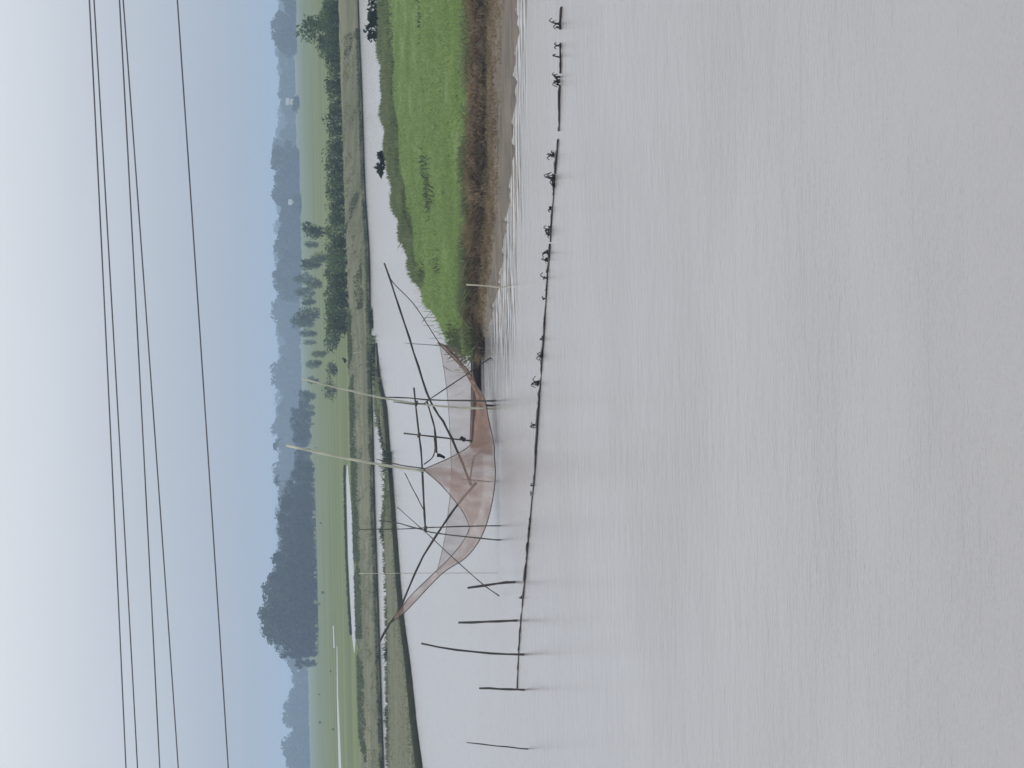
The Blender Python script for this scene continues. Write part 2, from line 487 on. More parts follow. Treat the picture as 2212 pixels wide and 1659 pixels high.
# ------------------------------------------------------------------ grasses (uncountable)
def blade_mesh(name, base, h, w, lean, mat, up=.8):
    base = np.asarray(base, dtype=np.float64); k = len(base)
    ang = rng.uniform(0, 2 * math.pi, k)
    side = np.stack([np.cos(ang), np.sin(ang), np.zeros(k)], 1) * (w * rng.uniform(.6, 1.4, k))[:, None]
    la = rng.uniform(0, 2 * math.pi, k); lm = np.abs(rng.normal(0, lean, k)) * h
    tip = base + np.stack([np.cos(la) * lm, np.sin(la) * lm, h * rng.uniform(.9, 1.05, k)], 1)
    mid = base * .5 + tip * .5 + np.stack([np.zeros(k), np.zeros(k), h * .12], 1)
    v = np.stack([base - side, base + side, mid + side * .75, tip, mid - side * .75], 1).reshape(-1, 3)
    nr = np.stack([np.cos(ang + 1.57) * .5, np.sin(ang + 1.57) * .5, np.full(k, up)], 1)
    nr /= np.linalg.norm(nr, axis=1)[:, None]
    return tri_mesh(name, v, 5, mat)

UMAX = 0.88
def island_scatter(k, v0, v1, umax=UMAX, bias=1.0):
    pts = []
    while len(pts) < k:
        u = random.random() * umax; v = v0 + (v1 - v0) * random.random() ** bias
        q = island_pt(u, v)
        wdt = (cb[min(NU - 1, int(u * (NU - 1)))] - ca[min(NU - 1, int(u * (NU - 1)))]).length
        if random.random() < .15 + wdt / 90 and q.z > .12:
            pts.append((q.x, q.y, q.z - .02))
    return np.array(pts)

b = island_scatter(54000, .025, .965, bias=1.2)
big = .5 + .5 * np.sin(b[:, 0] * .9 + 1.3 * np.sin(b[:, 1] * .35)) * np.sin(b[:, 1] * .55)
h = .06 + .06 * rng.random(len(b)) + .05 * big
tag(link('island_grass', blade_mesh('island_grass', b, h, .035, 1.1, GRASS, up=1.4)), 'short bright green grass covering the island in the water', 'grass', kind='stuff')
b = island_scatter(19000, .80, .995)
b = b[b[:, 0] > 3.6 + 1.2 * rng.random(len(b))]
h = .15 + .28 * rng.random(len(b)) * (.3 + .7 * np.abs(np.sin(b[:, 0] * 1.7)))
tag(link('island_weeds', blade_mesh('island_weeds', b, h, .04, .45, WEED)), 'dull taller weeds along the back edge of the island', 'weeds', kind='stuff')

# dry brown tufts hanging over the front bank
pts = []; hs = []
for _ in range(3200):
    u = random.random() * UMAX; q = island_pt(u, random.choice([.004, .006, .008, .010, .013, .016, .02, .026, .032]))
    for _k in range(8):
        pts.append((q.x + random.gauss(0, .10), q.y + random.gauss(0, .08), max(.02, q.z - .03 - random.random() * .12)))
        hs.append(random.uniform(.10, .26))
tag(link('bank_tufts', blade_mesh('bank_tufts', np.array(pts), np.array(hs), .02, 1.1, DRY, up=.4)), 'brown dead grass tufts hanging on the island mud bank', 'dry grass', kind='stuff')
# short broken stubble spilling over the upper half of the mud beach
pts = []; hs = []
for _ in range(2000):
    i = random.randrange(0, 118); f_ = random.random() ** .7
    q = sa[i].lerp(sa[i + 1], random.random()); q2 = sb[i]
    q = q.lerp(q2, .42 + .58 * f_)
    for _k in range(6):
        pts.append((q.x + random.gauss(0, .12), q.y + random.gauss(0, .15), .03 + .1 * f_)); hs.append(random.uniform(.04, .15) * (.4 + .8 * f_))
tag(link('beach_stubble', blade_mesh('beach_stubble', np.array(pts), np.array(hs), .018, 1.3, DRY, up=.4)), 'short brown stubble straggling down over the wet mud beach', 'dry grass', kind='stuff')
# greener tufts creeping over the lip
pts = []; hs = []
for _ in range(900):
    u = random.random() * UMAX; q = island_pt(u, random.choice([.022, .028, .034, .04]))
    if math.sin(q.x * 2.3) + math.sin(q.x * 5.1 + 1) < -.2: continue
    for _k in range(9):
        pts.append((q.x + random.gauss(0, .12), q.y + random.gauss(0, .1), q.z - .05)); hs.append(random.uniform(.15, .38))
tag(link('bank_lip_grass', blade_mesh('bank_lip_grass', np.array(pts), np.array(hs), .028, .9, WEED, up=.7)), 'darker green grass creeping over the lip of the bank', 'grass', kind='stuff')

# spit grass
pts = []; hs = []
for _ in range(16000):
    i = random.randrange(6, NT - 1); s = random.random() * .9 + .04
    f_ = random.random(); q = ta[i].lerp(ta[i + 1], f_).lerp(tb[i].lerp(tb[i + 1], f_), s)
    pts.append((q.x, q.y, .2)); hs.append(random.uniform(.05, .14) + (.10 if s > .88 else 0))
tag(link('spit_grass', blade_mesh('spit_grass', np.array(pts), np.array(hs), .05, 1.0, TONGUE_GRASS, up=1.2)), 'olive grass on the low mud spit before the dike', 'grass', kind='stuff')

# dike grass: paler on the path, darker strips and clumps
pl_, hl_, pd_, hd_ = [], [], [], []
for _ in range(42000):
    x = random.uniform(-27, 27)
    s = random.random()
    q = dike_pt(x, s)
    nzv = math.sin(x * .9 + 7 * s) + math.sin(x * .31 - 3 * s) + .8 * math.sin(x * 2.1 + s * 13)
    left = min(1, max(0, (14 - x) / 24))
    dark = (s < .10) or (left > .35 and .52 < s < .9 and nzv > -1.5) or (left <= .35 and .22 < s < .40 and nzv > 1.0) or (nzv > 2.35)
    if dark:
        pd_.append((q.x, q.y, q.z - .04)); hd_.append(random.uniform(.08, .22) + (.08 if s > .5 and left > .35 else 0))
    elif random.random() < .45:
        pl_.append((q.x, q.y, q.z - .04)); hl_.append(random.uniform(.05, .12))
tag(link('dike_pale_grass', blade_mesh('dike_pale_grass', np.array(pl_), np.array(hl_), .045, 1.2, DIKE_LIGHT, up=1.3)), 'pale trampled grass on the far dike', 'grass', kind='stuff')
tag(link('dike_dark_grass', blade_mesh('dike_dark_grass', np.array(pd_), np.array(hd_), .05, 1.2, DIKE_DARK, up=.8)), 'dark rank grass strips on the far dike', 'grass', kind='stuff')

# ------------------------------------------------------------------ trees
def crown_mesh(name, clumps, n_leaf, size, mat):
    """clumps: (center, (rx,ry,rz), weight); leaf quads near the surface and inside"""
    vol = np.array([c[2] for c in clumps], float); vol /= vol.sum()
    VV, NN = [], []
    for (c, r, w_), f in zip(clumps, vol):
        k = max(8, int(n_leaf * f))
        d = rng.normal(size=(k, 3)); d /= np.linalg.norm(d, axis=1)[:, None]
        rad = rng.random(k) ** .45 * (1 + rng.normal(0, .10, k))
        pos = np.array(c) + d * rad[:, None] * np.array(r)
        a = rng.normal(size=(k, 3)); a /= np.linalg.norm(a, axis=1)[:, None]
        bb = np.cross(a, rng.normal(size=(k, 3))); bb /= np.linalg.norm(bb, axis=1)[:, None]
        s = size * rng.uniform(.55, 1.35, k)[:, None]
        q = np.stack([pos - a * s, pos + bb * s * .5, pos + a * s, pos - bb * s * .5], 1)
        nn = d * .8 + np.array([0, 0, .35]) + rng.normal(0, .25, (k, 3))
        gn = np.cross(q[:, 1] - q[:, 0], q[:, 2] - q[:, 0])
        bad = (gn * nn).sum(1) < 0
        q[bad] = q[bad][:, ::-1]
        VV.append(q.reshape(-1, 3))
        nn /= np.linalg.norm(nn, axis=1)[:, None]
        NN.append(np.repeat(nn, 4, 0))
    return tri_mesh(name, np.concatenate(VV), 4, mat, np.concatenate(NN))

def multi_tube(name, branches, mat, sides=6):
    V, Fc = [], []
    for pts, r0, r1 in branches:
        sp = spline([Vector(p) for p in pts], 6)
        v, f = tube_geo(sp, [r0 + (r1 - r0) * i / 5 for i in range(6)], sides, len(V))
        V += v; Fc += f
    return mesh_from(name, V, Fc, mat, True)

def broadleaf(seed, H, Wd, n_leaf, leaf, mat, low=.2, lean=0.0):
    rs = random.Random(seed)
    br = [([(0, 0, -.3), (lean * H * .15, 0, H * .25), (lean * H * .4, 0, H * .5), (lean * H * .6, 0, H * .8)], H * .022 + .05, H * .006)]
    cl = []
    nc = 11
    for i in range(nc):
        a = i * 2.4 + rs.uniform(-.4, .4)
        hz = low + (1 - low) * (i + .5) / nc
        env = math.sin(math.pi * min(1, max(.12, (hz - low * .6) / (1.08 - low * .6)))) ** .6
        rr_ = Wd * .5 * env * rs.uniform(.35, .75)
        c = (math.cos(a) * rr_ + lean * H * .5 * hz, math.sin(a) * rr_, H * hz * .95)
        s = Wd * rs.uniform(.17, .29)
        cl.append((c, (s, s, s * rs.uniform(.6, .95)), s * s))
        br.append(([(lean * H * .3, 0, H * max(.2, hz - .3)), (c[0] * .6, c[1] * .6, H * (hz - .1)), c], H * .009 + .015, .01))
    return multi_tube('trunk', br, BARK), crown_mesh('crown', cl, n_leaf, leaf, mat)

def palm(seed, H, mat):
    rs = random.Random(seed)
    top = Vector((rs.uniform(-.6, .6), 0, H))
    tr = multi_tube('trunk', [([(0, 0, -.3), (.1, 0, H * .4), (top.x * .6, 0, H * .75), top], .2, .11)], BARK)
    VV = []
    for i in range(16):
        a = i * 2.4; el = rs.uniform(-.3, 1.1); L = rs.uniform(2.6, 3.6)
        dr = Vector((math.cos(a) * math.cos(el), math.sin(a) * math.cos(el), math.sin(el)))
        for k in range(14):
            s = (k + 1) / 14
            pnt = top + dr * L * s + Vector((0, 0, -1.5 * s * s * L * .45))
            side = dr.cross(Vector((0, 0, 1))).normalized()
            for sg in (-1, 1):
                tip = pnt + side * sg * .75 * (1 - s * .55) + Vector((0, 0, -.35)) + dr * .3
                w = dr * .14
                VV += [pnt - w, pnt + w, tip + w * .3, tip - w * .3]
    return tr, tri_mesh('crown', [tuple(v) for v in VV], 4, mat)

far_kinds = [broadleaf(s, 14, w, 1500, .55, LEAF_FAR, low=.1) for s, w in ((1, 11), (2, 9.5), (3, 12.5), (4, 8.5), (5, 10.5))]
palm_kind = palm(3, 15, LEAF_FAR)
wood_kinds = [broadleaf(s, 14, w, 900, 1.15, LEAF_FAR, low=.05) for s, w in ((11, 15), (12, 13), (13, 17))]
mid_kinds = [broadleaf(s, 4, w, 900, .21, LEAF_MID, low=.12) for s, w in ((21, 4.2), (22, 3.4), (23, 5.2), (24, 4.6))]
lean_kind = broadleaf(31, 4, 2.6, 600, .17, LEAF_MID, low=.45, lean=.55)
bush_kinds = [broadleaf(s, 1.3, w, 420, .10, LEAF_MID, low=.15) for s, w in ((41, 1.9), (42, 1.6), (43, 2.2))]

def plant(name, kind, loc, scale, rz, label, cat, group=None):
    e = empty(name, loc)
    e.scale = scale if isinstance(scale, tuple) else (scale,) * 3
    e.rotation_euler = (0, 0, rz)
    tag(e, label, cat, group)
    link('trunk', kind[0], e); link('crown', kind[1], e)
    return e

def tree_at(name, kinds, py, top, y, base_h, label, cat, group, wid=1.0, z=.4):
    g = far(700, py, y); loc = Vector((g.x, y, z))
    h_ = far(top, py, y).z - z
    k = kinds[random.randrange(len(kinds))] if isinstance(kinds, list) else kinds
    s = h_ / base_h
    rs_ = random.uniform(.9, 1.12) * wid
    return plant(name, k, loc, (s * rs_, s * rs_, s), random.uniform(0, 6.28), label, cat, group)

# dark grove on the left
grove = [(1004, 634), (1024, 624), (1046, 612), (1068, 602), (1090, 598), (1112, 597), (1134, 597), (1156, 600), (1178, 596), (1200, 590), (1220, 582), (1242, 575), (1262, 573), (1284, 566), (1306, 561), (1328, 559), (1346, 563), (1362, 580), (1382, 612), (1400, 630)]
for i, (py, top) in enumerate(grove):
    tree_at('broadleaf_tree', far_kinds, py, top + (random.uniform(-3, 9) if top != 559 else -2), 790 + random.uniform(-15, 25), 14.2, 'tallest tree at the high end of the dense dark grove' if top == 559 else 'tall dark broadleaf tree packed into the dense grove beyond the fields', 'tree', None if top == 559 else 'trees of the dark grove')
    tree_at('broadleaf_tree', far_kinds, py + 11, top + random.uniform(14, 40), 768 + random.uniform(-12, 8), 14.2, 'lower dark tree along the front edge of the dense grove', 'tree', 'front trees of the dark grove')
tree_at('slim_tree', [far_kinds[3]], 1412, 604, 800, 14.2, 'slim loose tree standing off the end of the dark grove', 'tree', None, .42)
tree_at('low_tree', [far_kinds[1]], 1432, 636, 800, 14.2, 'low round tree past the slim tree at the grove end', 'tree', None, .7)
tree_at('coconut_palm', palm_kind, 962, 584, 1150, 17.0, 'coconut palm behind the tall pale mast', 'palm', None)
tree_at('coconut_palm', palm_kind, 1036, 588, 1000, 17.0, 'coconut palm rising over the low shoulder of the dark grove', 'palm', None)
tree_at('coconut_palm', palm_kind, 1376, 568, 820, 17.0, 'coconut palm leaning out of the high end of the dark grove', 'palm', None)

# middle-distance trees right of the grove
for i in range(15):
    py = 850 + i * 12 + random.uniform(-4, 4)
    tree_at('broadleaf_tree', far_kinds, py, 640 + random.uniform(-6, 14) - (10 if 880 < py < 960 else 0), 900 + random.uniform(-50, 50), 14.2, 'greyish tree in the lower stand between grove and palms', 'tree', 'lower stand of trees')

# hazy wood along the horizon
py = -60
while py < 1740:
    if 330 < py < 630 or py < 105:
        top, y = 600 + random.uniform(-9, 11) + 6 * math.sin(py * .07), 1450
    elif py > 1400:
        top, y = 627 + random.uniform(-12, 12) + (py - 1500) * -.03, 1750
    else:
        top, y = 603 + random.uniform(-9, 12) + 7 * math.sin(py * .053), 1900
    tree_at('wood_tree', wood_kinds, py, top, y + random.uniform(-40, 60), 14.0, 'hazy blue tree in the wood along the horizon', 'tree', 'trees of the horizon wood')
    if py < 1400:
        tree_at('wood_tree', wood_kinds, py + 9, 600 + random.uniform(-6, 9) + max(0, (py - 900) * .02), 2450 + random.uniform(-50, 120), 14.0, 'palest tree in the rear row of the horizon wood', 'tree', 'rear row of the horizon wood')
    py += random.uniform(14, 20)

# field trees and shrubs behind the dike
tree_at('shrub_tree', [mid_kinds[0]], 62, 652, 262, 4.1, 'bushy dark green tree rising out of the hedge', 'tree', None, 1.0)
tree_at('shrub_tree', [mid_kinds[2]], 30, 690, 258, 4.1, 'low spreading tree beside the bushy hedge tree', 'tree', None, 1.1)
tree_at('shrub_tree', [mid_kinds[1]], 100, 682, 262, 4.1, 'small pointed tree at the foot of the bushy hedge tree', 'tree', None, 1.0)
e = plant('leaning_tree', lean_kind, far(700, 512, 330).xy.to_3d() + Vector((0, 0, .4)), .95, 0, 'small tree leaning over with open crown in the field', 'tree')
scr = [(530, 655, 380), (552, 668, 350), (575, 648, 400), (596, 640, 430), (618, 650, 400), (640, 636, 460), (655, 652, 380), (672, 640, 430), (690, 628, 470), (705, 640, 440), (722, 648, 400), (738, 655, 380), (756, 672, 360), (775, 668, 420), (790, 662, 450), (810, 655, 470), (830, 662, 450), (850, 655, 480), (872, 664, 500), (893, 660, 520), (915, 668, 520), (938, 672, 560), (960, 676, 560), (985, 682, 600)]
for py, top, y in scr:
    py += random.uniform(-9, 9); top += random.uniform(-6, 9); y *= random.uniform(.82, 1.15)
    tree_at('field_shrub', mid_kinds, py, top + 2, y * 1.4, 4.1, 'scraggly blue green shrub scattered over the field behind the dike', 'shrub', 'field shrubs', random.uniform(.45, .8))
for py, top, y in [(545, 700, 290), (590, 705, 285), (640, 702, 280), (690, 706, 300), (735, 700, 310), (800, 705, 330), (845, 700, 340)]:
    tree_at('field_bush', bush_kinds, py, top, y, 1.35, 'low dark bush dotted on the field behind the dike', 'bush', 'low field bushes', 1.2)
# hedge along the back of the dike, right
py = -60
while py < 735:
    y = 229 + random.uniform(-2, 2)
    tree_at('hedge_bush', bush_kinds, py, (704 if py > 130 else 696) + random.uniform(-4, 7) + (8 if 500 < py < 560 else 0), y, 1.35, 'round dark green bush in the hedge on the dike', 'bush', 'hedge bushes', random.uniform(.8, 1.05), z=.9)
    py += random.uniform(17, 27)
# tiny dark clumps in the left field
for py, px in [(1130, 695), (1280, 700), (1305, 692), (1500, 692), (1560, 694), (1450, 716), (1575, 722), (1360, 690)]:
    g = on(px, py, .4)
    plant('field_tussock', bush_kinds[0], g, random.uniform(.3, .5) * g.y / 600, random.random() * 6, 'tiny dark tussock out on the open field', 'tussock', 'field tussocks')

# ------------------------------------------------------------------ far houses
def house(py, px_top, y, w, h, label):
    g = far(px_top, py, y)
    e = empty('house', (g.x, y, .4)); tag(e, label, 'house', None)
    zt = g.z - .4
    V = [(-w, -3, 0), (w, -3, 0), (w, 3, 0), (-w, 3, 0), (-w, -3, h), (w, -3, h), (w, 3, h), (-w, 3, h)]
    link('wall', mesh_from('wall', V, [(0, 1, 5, 4), (1, 2, 6, 5), (2, 3, 7, 6), (3, 0, 4, 7)], WHITEWASH), e)
    o_ = .5
    V = [(-w - o_, -3.5, h), (w + o_, -3.5, h), (w + o_, 3.5, h), (-w - o_, 3.5, h), (-w - o_, 0, h + 1.6), (w + o_, 0, h + 1.6)]
    link('roof', mesh_from('roof', V, [(0, 1, 5, 4), (2, 3, 4, 5), (0, 4, 3), (1, 2, 5), (3, 2, 1, 0)], TIN), e)
    V = [(-.5, -3.03, 0), (.5, -3.03, 0), (.5, -3.03, 2.1), (-.5, -3.03, 2.1), (-.5, -2.98, 0), (.5, -2.98, 0), (.5, -2.98, 2.1), (-.5, -2.98, 2.1)]
    link('door', mesh_from('door', V, [(0, 1, 2, 3), (4, 7, 6, 5), (0, 4, 5, 1), (3, 2, 6, 7), (0, 3, 7, 4), (1, 5, 6, 2)], WOOD_GREY), e)
house(220, 622, 1300, 1.0, 4.6, 'tiny white house, the larger of two among the horizon trees')
house(437, 620, 1300, .7, 4.4, 'tiny white hut, the smaller of two among the horizon trees')

for py in (214, 224, 434, 442):
    tree_at('house_bush', wood_kinds, py, 634 + random.uniform(-2, 2), 1280, 14.0, 'low hazy bush before the tiny white houses', 'bush', 'bushes before the far houses', 2.2)
# dark grassy lip behind the field channel, and dark clumps on the island
pts = []; hs = []
for _ in range(2200):
    py = random.uniform(1005, 1370); px = np.interp(py, [1000, 1040, 1120, 1200, 1300, 1420], [747, 746.5, 748.5, 750.5, 755.5, 764]) - random.random() ** 2 * 3
    q = on(float(px), py, .4); pts.append((q.x, q.y, .38)); hs.append(random.uniform(.06, .25))
tag(link('channel_lip_grass', blade_mesh('channel_lip_grass', np.array(pts), np.array(hs), .08, .6, REED_DARK)), 'dark grass lip along the far side of the bright field channel', 'grass', kind='stuff')
pts = []; hs = []
for _ in range(330):
    u = random.random() * UMAX; v_ = random.gauss(.79, .025) if random.random() < .75 else random.gauss(.42, .02)
    q = island_pt(u, v_)
    if math.sin(q.x * 1.9) + math.sin(q.x * .8 + 2) < .1: continue
    for _k in range(10):
        pts.append((q.x + random.gauss(0, .25), q.y + random.gauss(0, .3), q.z - .02)); hs.append(random.uniform(.12, .3))
tag(link('island_dark_tufts', blade_mesh('island_dark_tufts', np.array(pts), np.array(hs), .03, .8, DIKE_DARK)), 'dark green tufts in uneven lines across the island grass', 'grass', kind='stuff')

# ------------------------------------------------------------------ overhead wires
wl = [(272, 193, 72, 64, 'highest of the five dark overhead wires'), (297, 203, 74, 66.5, 'second highest of the five dark overhead wires'),
      (345, 258, 72, 64, 'middle one of the five dark overhead wires'), (385, 266, 74, 66.5, 'fourth of the five dark overhead wires, above the lone low one'),
      (493, 383, 72, 65, 'lowest overhead wire, well apart from the other four')]
for xl, xr, dl, dr, lab in wl:
    a = far(xl, 1659, dl); b_ = far(xr, 0, dr)
    d_ = b_ - a
    pts = []
    for i in range(33):
        s = -2.0 + 5.0 * i / 32
        q = a + d_ * s
        q.z += .05 * ((s - .5) ** 2 - .25)
        pts.append(q)
    tag(tube('power_wire', pts, .018, .018, WIRE, n=97, sides=6), lab, 'wire', 'overhead wires')

# ------------------------------------------------------------------ lift net
net = empty('lift_net', (on(1060, 1000, 0).x, 78.0, 0))
tag(net, 'large triangular lift net slung on bamboo arms, legs and masts in the water', 'fishing net')
NB = net.location.copy()
def np_(name, pts, r0, r1, mat=BAMBOO, n=None):
    """pts (sketch x, sketch y, distance)"""
    return tube(name, [far(*q) for q in pts], r0 * .56, r1 * .62, mat, net, knots=1, base=NB, n=n)
def down(q, dz=.7):
    """extend a leg below the waterline"""
    w = far(*q); return w + Vector((0, 0, -w.z - dz))
def leg(name, pts, r0, r1, mat=BAMBOO):
    P_ = [far(*q) for q in pts]
    d0 = (P_[0] - P_[1]); d0 = d0 / max(1e-6, abs(d0.z))
    P_ = [P_[0] + d0 * (P_[0].z + .6)] + P_
    return tube(name, P_, r0 * .56, r1 * .62, mat, net, knots=1, base=NB)
np_('arm', [(1018, 1048, 80.4), (968, 930, 80), (926, 859, 79.6), (882, 721, 79.2), (830, 568, 79)], .062, .038)
np_('arm', [(1029, 1043, 80.4), (988, 1090, 80.1), (956, 1136, 79.8), (906, 1218, 79.5), (869, 1305, 79.2), (839, 1353, 79), (812, 1400, 79)], .062, .03)
np_('crossbar', [(894, 837, 77.9), (904.5, 930, 77.9), (911, 997, 77.8), (916, 1101, 77.7), (920, 1150, 77.7)], .04, .045)
leg('leg', [(1066, 866, 77.6), (1030, 866, 77.6), (938, 864, 77.7), (880, 860, 77.8), (832, 858, 77.9)], .042, .026)
leg('mast', [(1066, 882, 78.05), (1015, 881, 78.05), (941, 877, 78.0), (907, 872, 78.0), (850, 864, 78), (803, 854, 78), (727, 838, 78), (650, 817, 78)], .045, .034, BAMBOO_PALE)
leg('leg', [(1078, 1136, 77.1), (953, 1138.6, 77.3), (916, 1140, 77.4), (852, 1143, 77.5), (775, 1144, 77.6)], .034, .018)
leg('leg', [(1078, 1166, 76.9), (1054, 1165, 77.0), (946, 1152, 77.4), (906, 1143, 77.6), (859, 1130, 77.8), (818, 1125, 77.9)], .036, .022)
np_('mast', [(916, 1017, 77.65), (862, 1010, 77.7), (810, 1002, 77.7), (710, 983, 77.8), (618, 961.5, 77.9)], .062, .05, BAMBOO_PALE)
np_('stay', [(914, 1012, 77.75), (862, 1004, 77.9), (813, 992, 78)], .03, .018)
np_('brace', [(1062, 772, 79.3), (1037, 787, 79.2), (1003, 812, 78.8), (938, 856, 78.1), (924, 866, 78.0), (907, 874, 77.95), (850, 868, 78)], .032, .022)
np_('brace', [(1078, 1287, 76.6), (1047, 1265, 76.8), (993, 1218, 77.1), (934, 1163, 77.5), (904, 1136, 77.7), (858, 1095, 77.9)], .026, .014)
np_('brace', [(918, 1106, 77.65), (890, 1053, 77.7), (874, 1021, 77.8)], .026, .018)
leg('stake', [(1040, 956, 81.2), (1019, 953, 81.2), (940, 944, 81.2), (872, 936, 81.2)], .045, .034)
np_('handle', [(922, 866, 78.1), (936, 913, 78.4), (941, 946, 78.5), (943, 978, 78.6)], .036, .05)
np_('handle', [(938, 946, 78.45), (940, 970, 78.6), (934, 988, 78.5), (916, 1003, 77.9)], .03, .026)
np_('stay', [(1015, 1043, 80.3), (1022, 994, 79.4), (1027, 984, 79.2), (1046, 971, 78.4)], .035, .02)
leg('stake', [(1052, 1040, 80.2), (997, 1035, 80.2)], .03, .022)
leg('stake', [(1056, 876, 78.9), (1022, 873, 78.9)], .05, .05)
leg('stick', [(965, 1238, 80.2), (943, 1238, 80.2), (860, 1238.5, 80.2), (775, 1239, 80.2)], .018, .012, BAMBOO_PALE)
leg('stick', [(985, 749, 85.0), (952, 747, 85), (915, 744, 85), (874, 741, 85)], .022, .012)
# rope lashings where the poles cross the bar
bar = [o_ for o_ in net.children if o_.name.startswith('crossbar')][0]
for q_ in ((899, 871, 77.9), (905, 940, 77.9), (913, 1016, 77.75), (919, 1142, 77.7)):
    c_ = far(*q_)
    tube('lashing', [c_ + Vector((-.07, 0, .012)), c_ + Vector((0, 0, 0)), c_ + Vector((.07, 0, -.012))], .045, .045, ROPE, bar, n=6, base=NB)
# dark cloth bundle tied under the handle
q0, q1 = far(944, 983, 78.5), far(961, 989, 78.5)
tube('cloth_bundle', [q0, q0.lerp(q1, .4) + Vector((.02, 0, 0)), q1], .06, .035, RAG, net, n=7, base=NB)
q0 = far(1000, 944, 81.2)
tube('lashing', [q0 + Vector((.0, 0, .07)), q0 + Vector((-.06, 0, 0)), q0 + Vector((-.09, 0, -.06))], .05, .07, RAG, net, n=6, base=NB)

def resample(cv, n):
    return spline([far(*q) for q in cv], n)
def patch(name, A, B, n, m, mat, fold=.05, freq=3.0):
    a, b_ = resample(A, n), resample(B, n)
    V = []
    for i in range(n):
        for j in range(m):
            s = j / (m - 1)
            q = a[i].lerp(b_[i], s)
            env = math.sin(math.pi * s)
            q = q + Vector((math.sin(i * .9 + s * 4) * .01, math.sin(i * freq * .4 + s * freq) * fold * env, math.sin(i * .7 + s * 6) * fold * .25 * env))
            V.append(q - NB)
    Fc = [(i * m + j, (i + 1) * m + j, (i + 1) * m + j + 1, i * m + j + 1) for i in range(n - 1) for j in range(m - 1)]
    return link(name, mesh_from(name, V, Fc, mat, True), net)

LOW_L = [(1068, 985, 77.0), (1070, 1031, 76.9), (1061, 1095, 77.1), (1041, 1157, 77.6), (1007, 1204, 78.1), (953, 1241, 78.5), (879, 1318, 78.9), (838, 1352, 79)]
UP_L = [(914, 1014, 77.8), (951, 1046, 78.8), (988, 1089, 79.7), (1008, 1122, 79.4), (1011, 1150, 79.2), (976, 1200, 79.2), (890, 1284, 79.2), (838, 1350, 79)]
patch('net_panel', UP_L, LOW_L, 60, 14, NET_MID, .10)
LOW_R = [(1068, 985, 77.0), (1067, 960, 77.1), (1054, 899, 77.6), (1048, 866, 78.2), (1027, 829, 78.8), (1007, 795, 79.0), (963, 748, 79.2), (947, 738, 79.3)]
UP_R = [(914, 1014, 77.8), (981, 984, 78.8), (1020, 955, 79.4), (1027, 905, 79.6), (1029, 856, 79.6), (1015, 822, 79.5), (994, 790, 79.4), (945, 740, 79.3)]
patch('net_panel', UP_R, LOW_R, 60, 12, NET_MID, .10)
FA = [(1026, 930, 79.0), (1028, 880, 78.9), (1026, 850, 79.1), (1010, 818, 79.2), (990, 785, 79.2), (955, 744, 79.2)]
FB = [(1058, 930, 77.3), (1053, 895, 77.6), (1045, 860, 78.2), (1027, 827, 78.7), (1005, 793, 78.9), (960, 745, 79.1)]
patch('net_fold', FA, FB, 40, 9, NET_FOLD, .12, 6)
patch('net_fold', [(1020, 975, 79.2), (1022, 950, 79.3), (1024, 920, 79.3), (1026, 900, 79.2)], [(1064, 985, 77.2), (1062, 955, 77.3), (1056, 925, 77.4), (1052, 905, 77.6)], 24, 9, NET_MID, .12, 6)
BK_T = [(950, 746, 84.5), (960, 805, 83.5), (968, 872, 82.4), (973, 960, 81.5), (975, 1040, 81.0), (968, 1105, 80.8), (963, 1148, 80.6), (956, 1185, 80.4), (943, 1238, 80.2)]
BK_B = [(985, 748, 84.3), (1022, 805, 83), (1034, 872, 82), (1040, 960, 81.2), (1045, 1040, 80.8), (1036, 1105, 80.5), (1015, 1148, 80.2), (990, 1185, 80), (945, 1238, 80.0)]
patch('net_sheet', BK_T, BK_B, 60, 8, NET_THIN, .04)
patch('net_sheet', [(913, 1014, 77.9), (945, 1010, 78.4), (980, 1012, 79)], [(951, 1046, 78.8), (985, 1060, 79.4), (1010, 1046, 80)], 16, 10, NET_THIN, .1)
tube('head_rope', [far(*q) for q in ([(815, 1395, 79.0)] + LOW_L[::-1] + LOW_R[1:] + [(896, 660, 79.1), (849, 610, 79.05), (834, 580, 79)])], .014, .014, ROPE, net, n=110, sides=6, base=NB)
tube('side_rope', [far(*q) for q in UP_L], .012, .012, ROPE, net, n=60, sides=6, base=NB)
tube('side_rope', [far(*q) for q in UP_R], .014, .014, ROPE, net, n=60, sides=6, base=NB)
tube('top_rope', [far(*q) for q in BK_T], .007, .007, ROPE, net, n=50, sides=5, base=NB)

# ------------------------------------------------------------------ dark canoe by the island tip
ce = empty('canoe', on(1037, 800, 0)); ce.rotation_euler = (0, 0, R(-6))
tag(ce, 'narrow black wooden canoe moored off the island tip', 'boat')
def hull(L, W, Hh, n=22):
    V, Fc = [], []
    for i in range(n + 1):
        s = i / n; x = (s - .5) * L
        e_ = max(0.02, math.sin(math.pi * s)) ** .55
        sheer = .10 * (2 * s - 1) ** 2
        w = W * .5 * e_
        ring = [(-w, Hh + sheer), (-w * .9, Hh * .35), (-w * .5, -.12), (0, -.16), (w * .5, -.12), (w * .9, Hh * .35), (w, Hh + sheer),
                (w - .03, Hh + sheer), (w * .82, Hh * .3), (0, -.06), (-w * .82, Hh * .3), (-w + .03, Hh + sheer)]
        V += [(x, a, z) for a, z in ring]
    k = 12
    for i in range(n):
        for j in range(k):
            Fc.append((i * k + j, (i + 1) * k + j, (i + 1) * k + (j + 1) % k, i * k + (j + 1) % k))
    Fc.append(tuple(range(k))); Fc.append(tuple(n * k + j for j in reversed(range(k))))
    return V, Fc
V, Fc = hull(4.6, .75, .22)
link('hull', mesh_from('hull', V, Fc, WOOD_BLACK, True), ce)
